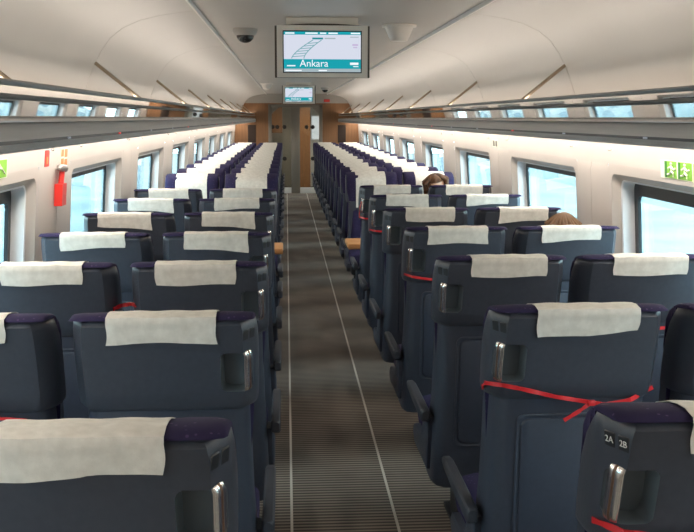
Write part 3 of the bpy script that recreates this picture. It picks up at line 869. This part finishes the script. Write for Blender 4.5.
# ------------------------------------------------------------------ ceiling fittings
def dome(x, y, label):
    o = empty('dome_camera', (x, y, 2.172)); tag(o, label, 'camera', 'ceiling dome cameras')
    bm = B(); lathe(bm, [(0.030, 0), (0.072, 0), (0.074, -0.012), (0.066, -0.030), (0.058, -0.040), (0.03, -0.042)], 28); obj('housing', bm, M['sil_pl'], o)
    bm = B(); lathe(bm, [(0.053, -0.036)] + [(0.053 * math.cos(k * PI / 16), -0.038 - 0.045 * math.sin(k * PI / 16)) for k in range(0, 8)] + [(0.004, -0.083)], 28); obj('smoked_dome', bm, M['dome'], o)
def cone(x, y, label):
    o = empty('ceiling_sensor', (x, y, 2.172)); tag(o, label, 'sensor', 'cone-shaped ceiling sensors')
    bm = B(); lathe(bm, [(0.02, 0), (0.098, 0), (0.100, -0.006), (0.098, -0.012), (0.02, -0.013)], 28); obj('base_ring', bm, M['white_pl'], o)
    bm = B(); lathe(bm, [(0.05, -0.010), (0.082, -0.012), (0.062, -0.060), (0.050, -0.086), (0.044, -0.090), (0.02, -0.090)], 28); obj('sensor_cone', bm, M['white_pl'], o)
dome(-0.475, 5.85, 'black glass dome camera on the ceiling beside the large screen')
cone(0.405, 5.55, 'white cone-shaped sensor on the ceiling beside the large screen')
cone(-0.53, 15.0, 'small white cone-shaped sensor on the ceiling beside the far screen')
dome(0.44, 16.9, 'small black dome camera on the ceiling beside the far screen')
bm = B(); box(bm, (0.59, Y1 - 0.035, 1.995), (0.72, Y1 - 0.02, 2.055), 0.003); o = obj('exit_sign', bm, M['sign_red']); tag(o, 'small red sign over the glass doors at the far end', 'sign')

# ------------------------------------------------------------------ on the walls
def wp(side, y, z, off=-0.012): return Vector((side * (bw(z) + off), y, z))
def wbox(bm, side, y0, y1, z0, z1, th0, th1, mi=0):
    """box on the leaning wall, th measured inwards"""
    r = []
    for th in (th0, th1): r.append([wp(side, y, z, -th) for y, z in ((y0, z0), (y1, z0), (y1, z1), (y0, z1))])
    return loft(bm, r, True, mi)
PILLAR = [(b + a2) / 2 for (a, b), (a2, b2) in zip(WIN[:-1], WIN[1:])]
hy = PILLAR[1] - 0.20
o = empty('emergency_hammer', (-bw(1.28), hy, 1.28)); tag(o, 'red emergency hammer in its holder on the pillar between windows', 'hammer')
inv = Matrix.Translation(-o.location)
def put(name, bm, m):
    for v in bm.verts: v.co = inv @ v.co
    return obj(name, bm, m, o)
bm = B(); wbox(bm, -1, hy - 0.052, hy + 0.035, 1.230, 1.335, 0.010, 0.048); put('holder', bm, M['hammer_red'])
bm = B()
for k in range(7): wbox(bm, -1, hy + 0.033, hy + 0.041, 1.234 + k * 0.014, 1.242 + k * 0.014, 0.012, 0.040)
put('holder_ridges', bm, M['hammer_red'])
bm = B(); tube(bm, [wp(-1, hy + 0.0, 1.335, -0.028), wp(-1, hy + 0.01, 1.395, -0.030)], 0.013, 10); put('hammer_handle', bm, M['hammer_red'])
bm = B(); tube(bm, [wp(-1, hy - 0.06, 1.408, -0.030), wp(-1, hy - 0.03, 1.412, -0.030), wp(-1, hy + 0.055, 1.404, -0.030)], [0.006, 0.018, 0.019], 10); put('hammer_head', bm, M['hammer_grey'])

def sticker(name, side, y0, y1, z0, z1, m, label, cat, extra=None):
    o = empty(name, (side * bw(z0), (y0 + y1) / 2, z0)); tag(o, label, cat)
    iv = Matrix.Translation(-o.location)
    bm = B(); wbox(bm, side, y0, y1, z0, z1, 0.0005, 0.002)
    for v in bm.verts: v.co = iv @ v.co
    obj('backing', bm, m, o)
    for nm, a, b, c, d, mm in (extra or []):
        bm = B(); wbox(bm, side, y0 + (y1 - y0) * a, y0 + (y1 - y0) * b, z0 + (z1 - z0) * c, z0 + (z1 - z0) * d, 0.002, 0.003)
        for v in bm.verts: v.co = iv @ v.co
        obj(nm, bm, mm, o)
    return o
sticker('warning_sticker', -1, hy - 0.22, hy - 0.14, 1.425, 1.50, M['sign_red'], 'small red sticker on the wall just before the red hammer', 'sticker', [('pictogram', 0.3, 0.7, 0.15, 0.6, M['sign_orange'])])
sticker('warning_sticker', -1, hy + 0.09, hy + 0.24, 1.41, 1.50, M['sign_white'], 'small orange pictogram sticker on the wall just past the red hammer', 'sticker',
        [('pictogram', 0.05, 0.42, 0.55, 0.95, M['sign_orange']), ('pictogram', 0.55, 0.95, 0.5, 0.95, M['sign_orange']), ('pictogram', 0.05, 0.45, 0.05, 0.45, M['sign_orange']), ('pictogram', 0.55, 0.95, 0.05, 0.4, M['sign_orange'])])
gx = [('green_field', 0.10, 0.36, 0.04, 0.96, M['sign_green']), ('green_field', 0.40, 0.68, 0.04, 0.96, M['sign_green']), ('green_field', 0.71, 0.98, 0.04, 0.96, M['sign_green'])]
def pict(y0, y1, z0, z1, side, o):
    """white running figures and arrows on the green fields"""
    iv = Matrix.Translation(-o.location)
    def Q(a, c): return wp(side, y0 + (y1 - y0) * a, z0 + (z1 - z0) * c, -0.0035)
    for a0 in (0.28, 0.57):
        bm = B()
        tube(bm, [Q(a0 - 0.10, 0.55), Q(a0 - 0.03, 0.70), Q(a0 + 0.02, 0.5), Q(a0 + 0.06, 0.60)], 0.004, 6)
        tube(bm, [Q(a0 - 0.03, 0.70), Q(a0 - 0.03, 0.42), Q(a0 + 0.02, 0.28), Q(a0 + 0.01, 0.12)], 0.005, 6)
        tube(bm, [Q(a0 - 0.03, 0.42), Q(a0 - 0.07, 0.25), Q(a0 - 0.11, 0.22)], 0.005, 6)
        tube(bm, [Q(a0 - 0.028, 0.80), Q(a0 - 0.022, 0.88)], 0.007, 8)
        for v in bm.verts: v.co = iv @ v.co
        obj('running_figure', bm, M['sign_white'], o)
    bm = B()
    tube(bm, [Q(0.76, 0.80), Q(0.92, 0.25)], 0.004, 6); tube(bm, [Q(0.76, 0.25), Q(0.76, 0.60), Q(0.84, 0.5)], 0.004, 6)
    for v in bm.verts: v.co = iv @ v.co
    obj('arrow_mark', bm, M['sign_white'], o)
    bm = B()
    for a0, a1 in ((0.10, 0.15), (0.40, 0.44)):
        loft(bm, [[Q(a0, 0.05), Q(a1, 0.05), Q(a1, 0.95), Q(a0, 0.95)], [p + Vector((-side * 0.001, 0, 0)) for p in (Q(a0, 0.05), Q(a1, 0.05), Q(a1, 0.95), Q(a0, 0.95))]])
    for v in bm.verts: v.co = iv @ v.co
    obj('door_drawing', bm, M['sign_dark'], o)
# reading order runs away from the far edge on the right wall, so the sign is laid out from far to near
def exit_sticker(side, ya, yb, z0, z1, label):
    o = sticker('exit_sticker', side, ya, yb, z0, z1, M['sign_white'], label, 'sticker', gx)
    pict(ya, yb, z0, z1, side, o)
exit_sticker(1, 3.99, 3.52, 1.405, 1.480, 'green exit pictogram sticker above the window with the black border, side without the hammer')
exit_sticker(-1, 3.40, 3.90, 1.415, 1.490, 'green exit pictogram sticker at the edge of the photo, red hammer side')
sticker('pictogram_sticker', 1, 7.16, 7.34, 1.435, 1.49, M['sign_white'], 'small dark pictogram sticker on the second pillar without the hammer', 'sticker', [('pictogram', 0.08, 0.42, 0.1, 0.9, M['sign_ink']), ('pictogram', 0.56, 0.92, 0.1, 0.9, M['sign_ink'])])
def hook(side, y, label):
    o = empty('coat_hook', (side * bw(1.5), y, 1.5)); tag(o, label, 'hook', 'coat hooks along the walls')
    iv = Matrix.Translation(-o.location)
    bm = B(); wbox(bm, side, y - 0.006, y + 0.006, 1.495, 1.525, 0.0, 0.004)
    for v in bm.verts: v.co = iv @ v.co
    obj('hook_plate', bm, M['white_pl'], o)
    bm = B(); tube(bm, [wp(side, y, 1.506, -0.003), wp(side, y, 1.499, -0.010), wp(side, y, 1.497, -0.016), wp(side, y, 1.503, -0.021)], 0.003, 8)
    for v in bm.verts: v.co = iv @ v.co
    obj('hook_prong', bm, M['sil_pl'], o)
for side, nm in ((-1, 'red hammer side'), (1, 'side without the hammer')):
    for i in (1, 2, 3, 4):
        for d, w in ((-0.33, 'near'), (0.30, 'far')):
            hook(side, PILLAR[i] + d, 'small coat hook on the %s edge of the %s wall pillar, %s' % (w, ORD[i - 1], nm))

# ------------------------------------------------------------------ people
def skin_body(name, pts, edges, m, parent, sub=2):
    me = bpy.data.meshes.new(name); me.from_pydata([p[0] for p in pts], edges, []); 
    o = bpy.data.objects.new(name, me); COL.objects.link(o)
    sk = o.modifiers.new('s', 'SKIN'); sk.use_smooth_shade = True
    for i, p in enumerate(pts):
        r = p[1]; r = (r, r) if not isinstance(r, tuple) else r
        me.skin_vertices[0].data[i].radius = r
    me.skin_vertices[0].data[0].use_root = True
    sb = o.modifiers.new('d', 'SUBSURF'); sb.levels = sub; sb.render_levels = sub
    baked(o)
    for p in o.data.polygons: p.use_smooth = True
    o.data.materials.clear(); o.data.materials.append(m)
    if parent: o.parent = parent
    return o

def head_mesh(bm, mtx):
    """head facing +Y, centre of the skull at the origin"""
    r = bmesh.ops.create_uvsphere(bm, u_segments=28, v_segments=20, radius=1.0)
    for v in r['verts']:
        x, y, z = v.co
        w = 0.074; d = 0.094; h = 0.112
        X, Y, Z = x * w, y * d, z * h
        if z < 0:                                         # jaw narrows
            k = 1 + z * 0.36; X *= k
            Y = Y * (1 + z * 0.18) + (0.012 * -z if y > 0 else 0.02 * -z)
        if y > 0.3: Y -= 0.010 * (1 - abs(z))             # flatter face
        if y > 0.6 and abs(x) < 0.28 and -0.42 < z < 0.1:  # nose
            Y += 0.022 * (1 - abs(x) / 0.28) * (0.1 - z) / 0.5
        if y > 0.6 and 0.18 < abs(x) < 0.62 and -0.05 < z < 0.22: Y -= 0.007
        if y > 0.6 and abs(x) < 0.4 and -0.62 < z < -0.46: Y += 0.005
        v.co = mtx @ Vector((X, Y, Z))

def person(seat_o, rz, lean, hair_m, cloth, headpos, headrot, label, long_hair):
    """seated figure, hips at the seat; built facing +Y in the seat frame"""
    p = empty('person', (seat_o.location.x, seat_o.location.y + (-0.075 if long_hair else 0), 0), rz); tag(p, label, 'person')
    hx, hy2, hz = headpos
    nk = Vector((hx * 0.75, hy2 - 0.02, hz - 0.165))
    pts = [((0, 0.10, 0.585), (0.15, 0.105)), ((0.0, 0.085, 0.70), (0.135, 0.10)), ((hx * 0.35, 0.065, 0.82), (0.15, 0.10)), ((nk.x * 0.9, 0.05, nk.z - 0.07), (0.12, 0.07)), (tuple(nk), (0.05, 0.05)), ((hx * 0.95, hy2 - 0.01, hz - 0.06), (0.045, 0.05))]
    E = [(0, 1), (1, 2), (2, 3), (3, 4), (4, 5)]
    def add(parent_i, chain):
        i = parent_i
        for q, r in chain:
            pts.append((q, r)); E.append((i, len(pts) - 1)); i = len(pts) - 1
        return i
    hands = []
    for s in (-1, 1):
        sh = nk.x * 0.9
        i = add(3, [((sh + s * 0.155, 0.05, nk.z - 0.09), 0.052), ((s * 0.190, 0.06, 0.72), 0.043), ((s * 0.180, 0.12, 0.650), 0.039), ((s * 0.10, 0.26, 0.665), 0.030), ((s * 0.07, 0.315, 0.660), (0.030, 0.018))])
        for k, (fx, ln) in enumerate(((-0.022, 0.058), (-0.007, 0.068), (0.008, 0.064), (0.022, 0.052))):
            add(i, [((s * 0.07 - s * 0.01 + fx, 0.345, 0.660), 0.0095), ((s * 0.06 + fx, 0.345 + ln * 0.6, 0.652), 0.0085), ((s * 0.06 + fx * 1.1, 0.345 + ln * 0.8, 0.635), 0.007)])
        add(i, [((s * 0.035, 0.325, 0.668), 0.010), ((s * 0.022, 0.355, 0.662), 0.008)])
        add(0, [((s * 0.095, 0.16, 0.56), (0.085, 0.080)), ((s * 0.11, 0.32, 0.555), 0.070), ((s * 0.115, 0.47, 0.53), 0.056), ((s * 0.115, 0.48, 0.33), 0.048), ((s * 0.115, 0.47, 0.10), 0.035), ((s * 0.115, 0.50, 0.045), (0.038, 0.035)), ((s * 0.12, 0.60, 0.035), (0.036, 0.022))])
    body = skin_body('body', pts, E, M['skin'], p, 2)
    # clothing colour on everything but neck, hands and head
    body.data.materials.append(cloth)
    for f in body.data.polygons:
        c = f.center
        hand = c.y > 0.27 and c.z > 0.625 and abs(c.x) < 0.135
        if not hand and c.z < nk.z - 0.035: f.material_index = 1
    mt = Matrix.Translation(headpos) @ headrot
    bm = bmesh.new(); bm.from_mesh(body.data); head_mesh(bm, mt)
    for s in (-1, 1):                                     # ears
        tube(bm, [mt @ Vector((s * 0.070, -0.008, -0.03)), mt @ Vector((s * 0.080, -0.016, 0.0)), mt @ Vector((s * 0.072, -0.010, 0.022))], [0.008, 0.013, 0.009], 8)
    bm.to_mesh(body.data); bm.free()
    for f in body.data.polygons: f.use_smooth = True
    bm = B()
    for s in (-1, 1):
        bmesh.ops.create_uvsphere(bm, u_segments=10, v_segments=8, radius=0.010, matrix=mt @ Matrix.Translation((s * 0.030, 0.073, 0.008)))
    obj('eyes', bm, M['eye'], p)
    bm = B(); tube(bm, [mt @ Vector((-0.022, 0.084, -0.060)), mt @ Vector((0, 0.091, -0.060)), mt @ Vector((0.022, 0.084, -0.060))], [0.002, 0.0045, 0.002], 8); obj('mouth', bm, M['lip'], p)
    # hair: a shell of strands over the skull
    bm = B(); rnd = random.Random(3 if long_hair else 5)
    r = bmesh.ops.create_uvsphere(bm, u_segments=26, v_segments=18, radius=1.0)
    kill = []
    for v in r['verts']:
        x, y, z = v.co
        line = 0.50 if y > 0.15 else (-0.15 if y > -0.3 else -0.75)
        g = 1.13 + 0.05 * math.sin(9 * math.atan2(x, y)) * (0.6 + 0.4 * z)
        if z < line: kill.append(v)
        v.co = mt @ Vector((x * 0.076 * g, y * 0.096 * g - 0.006, z * 0.114 * (1.06 + 0.01 * math.sin(7 * x))))
    bmesh.ops.delete(bm, geom=kill, context='VERTS')
    bmesh.ops.solidify(bm, geom=bm.faces[:], thickness=0.010)
    n = 46 if long_hair else 26
    for k in range(n):                                    # locks
        a = PI * 2 * k / n
        front = math.sin(a)                               # +1 = face side
        if front > 0.62: continue
        ln = (0.17 + rnd.uniform(0, 0.06)) if long_hair else 0.03
        q = []
        a2 = a + rnd.uniform(-0.05, 0.05)
        for j in range(6):
            tt = j / 5
            rad = (1.05 + (0.22 if long_hair else 0.02) * math.sin(min(1, tt * 1.4) * PI / 2) + (0.14 if long_hair else 0.02) * math.sin(tt * 10 + k * 2.1))
            el = (1 - tt) * 0.9
            z0 = 0.112 * math.sin(el * PI / 2) if tt < 0.6 else 0.112 * math.sin(0.36 * PI / 2) - ln * (tt - 0.6) / 0.4
            cr = math.cos(el * PI / 2) if tt < 0.6 else 1
            q.append(mt @ Vector((0.078 * math.cos(a2) * rad * max(cr, 0.2), 0.094 * front * rad * max(cr, 0.2) - 0.008, z0)))
        kk = 1.0 if long_hair else 0.6
        tube(bm, q, [0.012 * kk, 0.016 * kk, 0.017 * kk, 0.017 * kk, 0.013 * kk, 0.005 * kk], 7)
    obj('hair', bm, hair_m, p, 60)
    return p
person(SEATS[1, 'fw', 0], PI, 0, M['hair'], M['cloth_a'], (-0.030, 0.07, 1.040), Matrix.Rotation(-0.16, 4, 'X') @ Matrix.Rotation(0.22, 4, 'Y'),
       'person with wavy brown hair seated facing the camera, head bowed and tilted', True)
person(SEATS[1, 'w', 3], 0, 0, M['hair_fair'], M['cloth_b'], (0.065, 0.07, 1.068), Matrix.Rotation(0.0, 4, 'X'),
       'person with short light brown hair, head top showing above a seat back', False)

# ------------------------------------------------------------------ outside
bm = B()
box(bm, (-60, -30, -1.30), (60, 80, -1.25))
o = struct('ground', bm, M['ballast'])
for side in (-1, 1):
    bm = B(); box(bm, (side * 1.75 if side > 0 else -9.5, -25, -1.25), (9.5 if side > 0 else -1.75, 60, -0.62))
    pl = struct('platform', bm, M['snow'])
    bm = B(); x = side * 2.75; box(bm, (x - 0.09, -25, -0.62), (x + 0.09, 60, -0.612)); obj('platform_line', bm, M['paleline'], pl)
    bm = B(); xs = [side * v for v in (11, 16, 22, 30, 40)]; zz = [-1.25, 0.6, 1.6, 2.6, 3.0]
    rows = []
    for k in range(30):
        y = -30 + k * 3.6; rows.append([Vector((x, y, z + (0.5 * math.sin(k * 0.9 + x) if i else 0))) for i, (x, z) in enumerate(zip(xs, zz))])
    sheet(bm, rows); struct('hill', bm, M['bank'])

# ------------------------------------------------------------------ daylight
w = bpy.data.worlds.new('world'); SC.world = w; w.use_nodes = True
nt = w.node_tree; bg = nt.nodes['Background']
tc = nt.nodes.new('ShaderNodeTexCoord'); sp = nt.nodes.new('ShaderNodeSeparateXYZ'); rp = nt.nodes.new('ShaderNodeValToRGB')
nt.links.new(tc.outputs['Generated'], sp.inputs[0]); nt.links.new(sp.outputs['Z'], rp.inputs[0]); nt.links.new(rp.outputs[0], bg.inputs[0])
e = rp.color_ramp.elements
e[0].position = 0.0; e[0].color = (0.92, 0.97, 1.0, 1); e[1].position = 0.7; e[1].color = (0.80, 0.90, 1.0, 1)
bg.inputs[1].default_value = 8.0

vs = SC.view_settings
vs.view_transform = 'Standard'; vs.look = 'None'; vs.gamma = 1.0; vs.use_curve_mapping = False
vs.exposure = 0.0
SC.cycles.use_denoising = True
SC.cycles.max_bounces = 10; SC.cycles.diffuse_bounces = 6; SC.cycles.transparent_max_bounces = 16
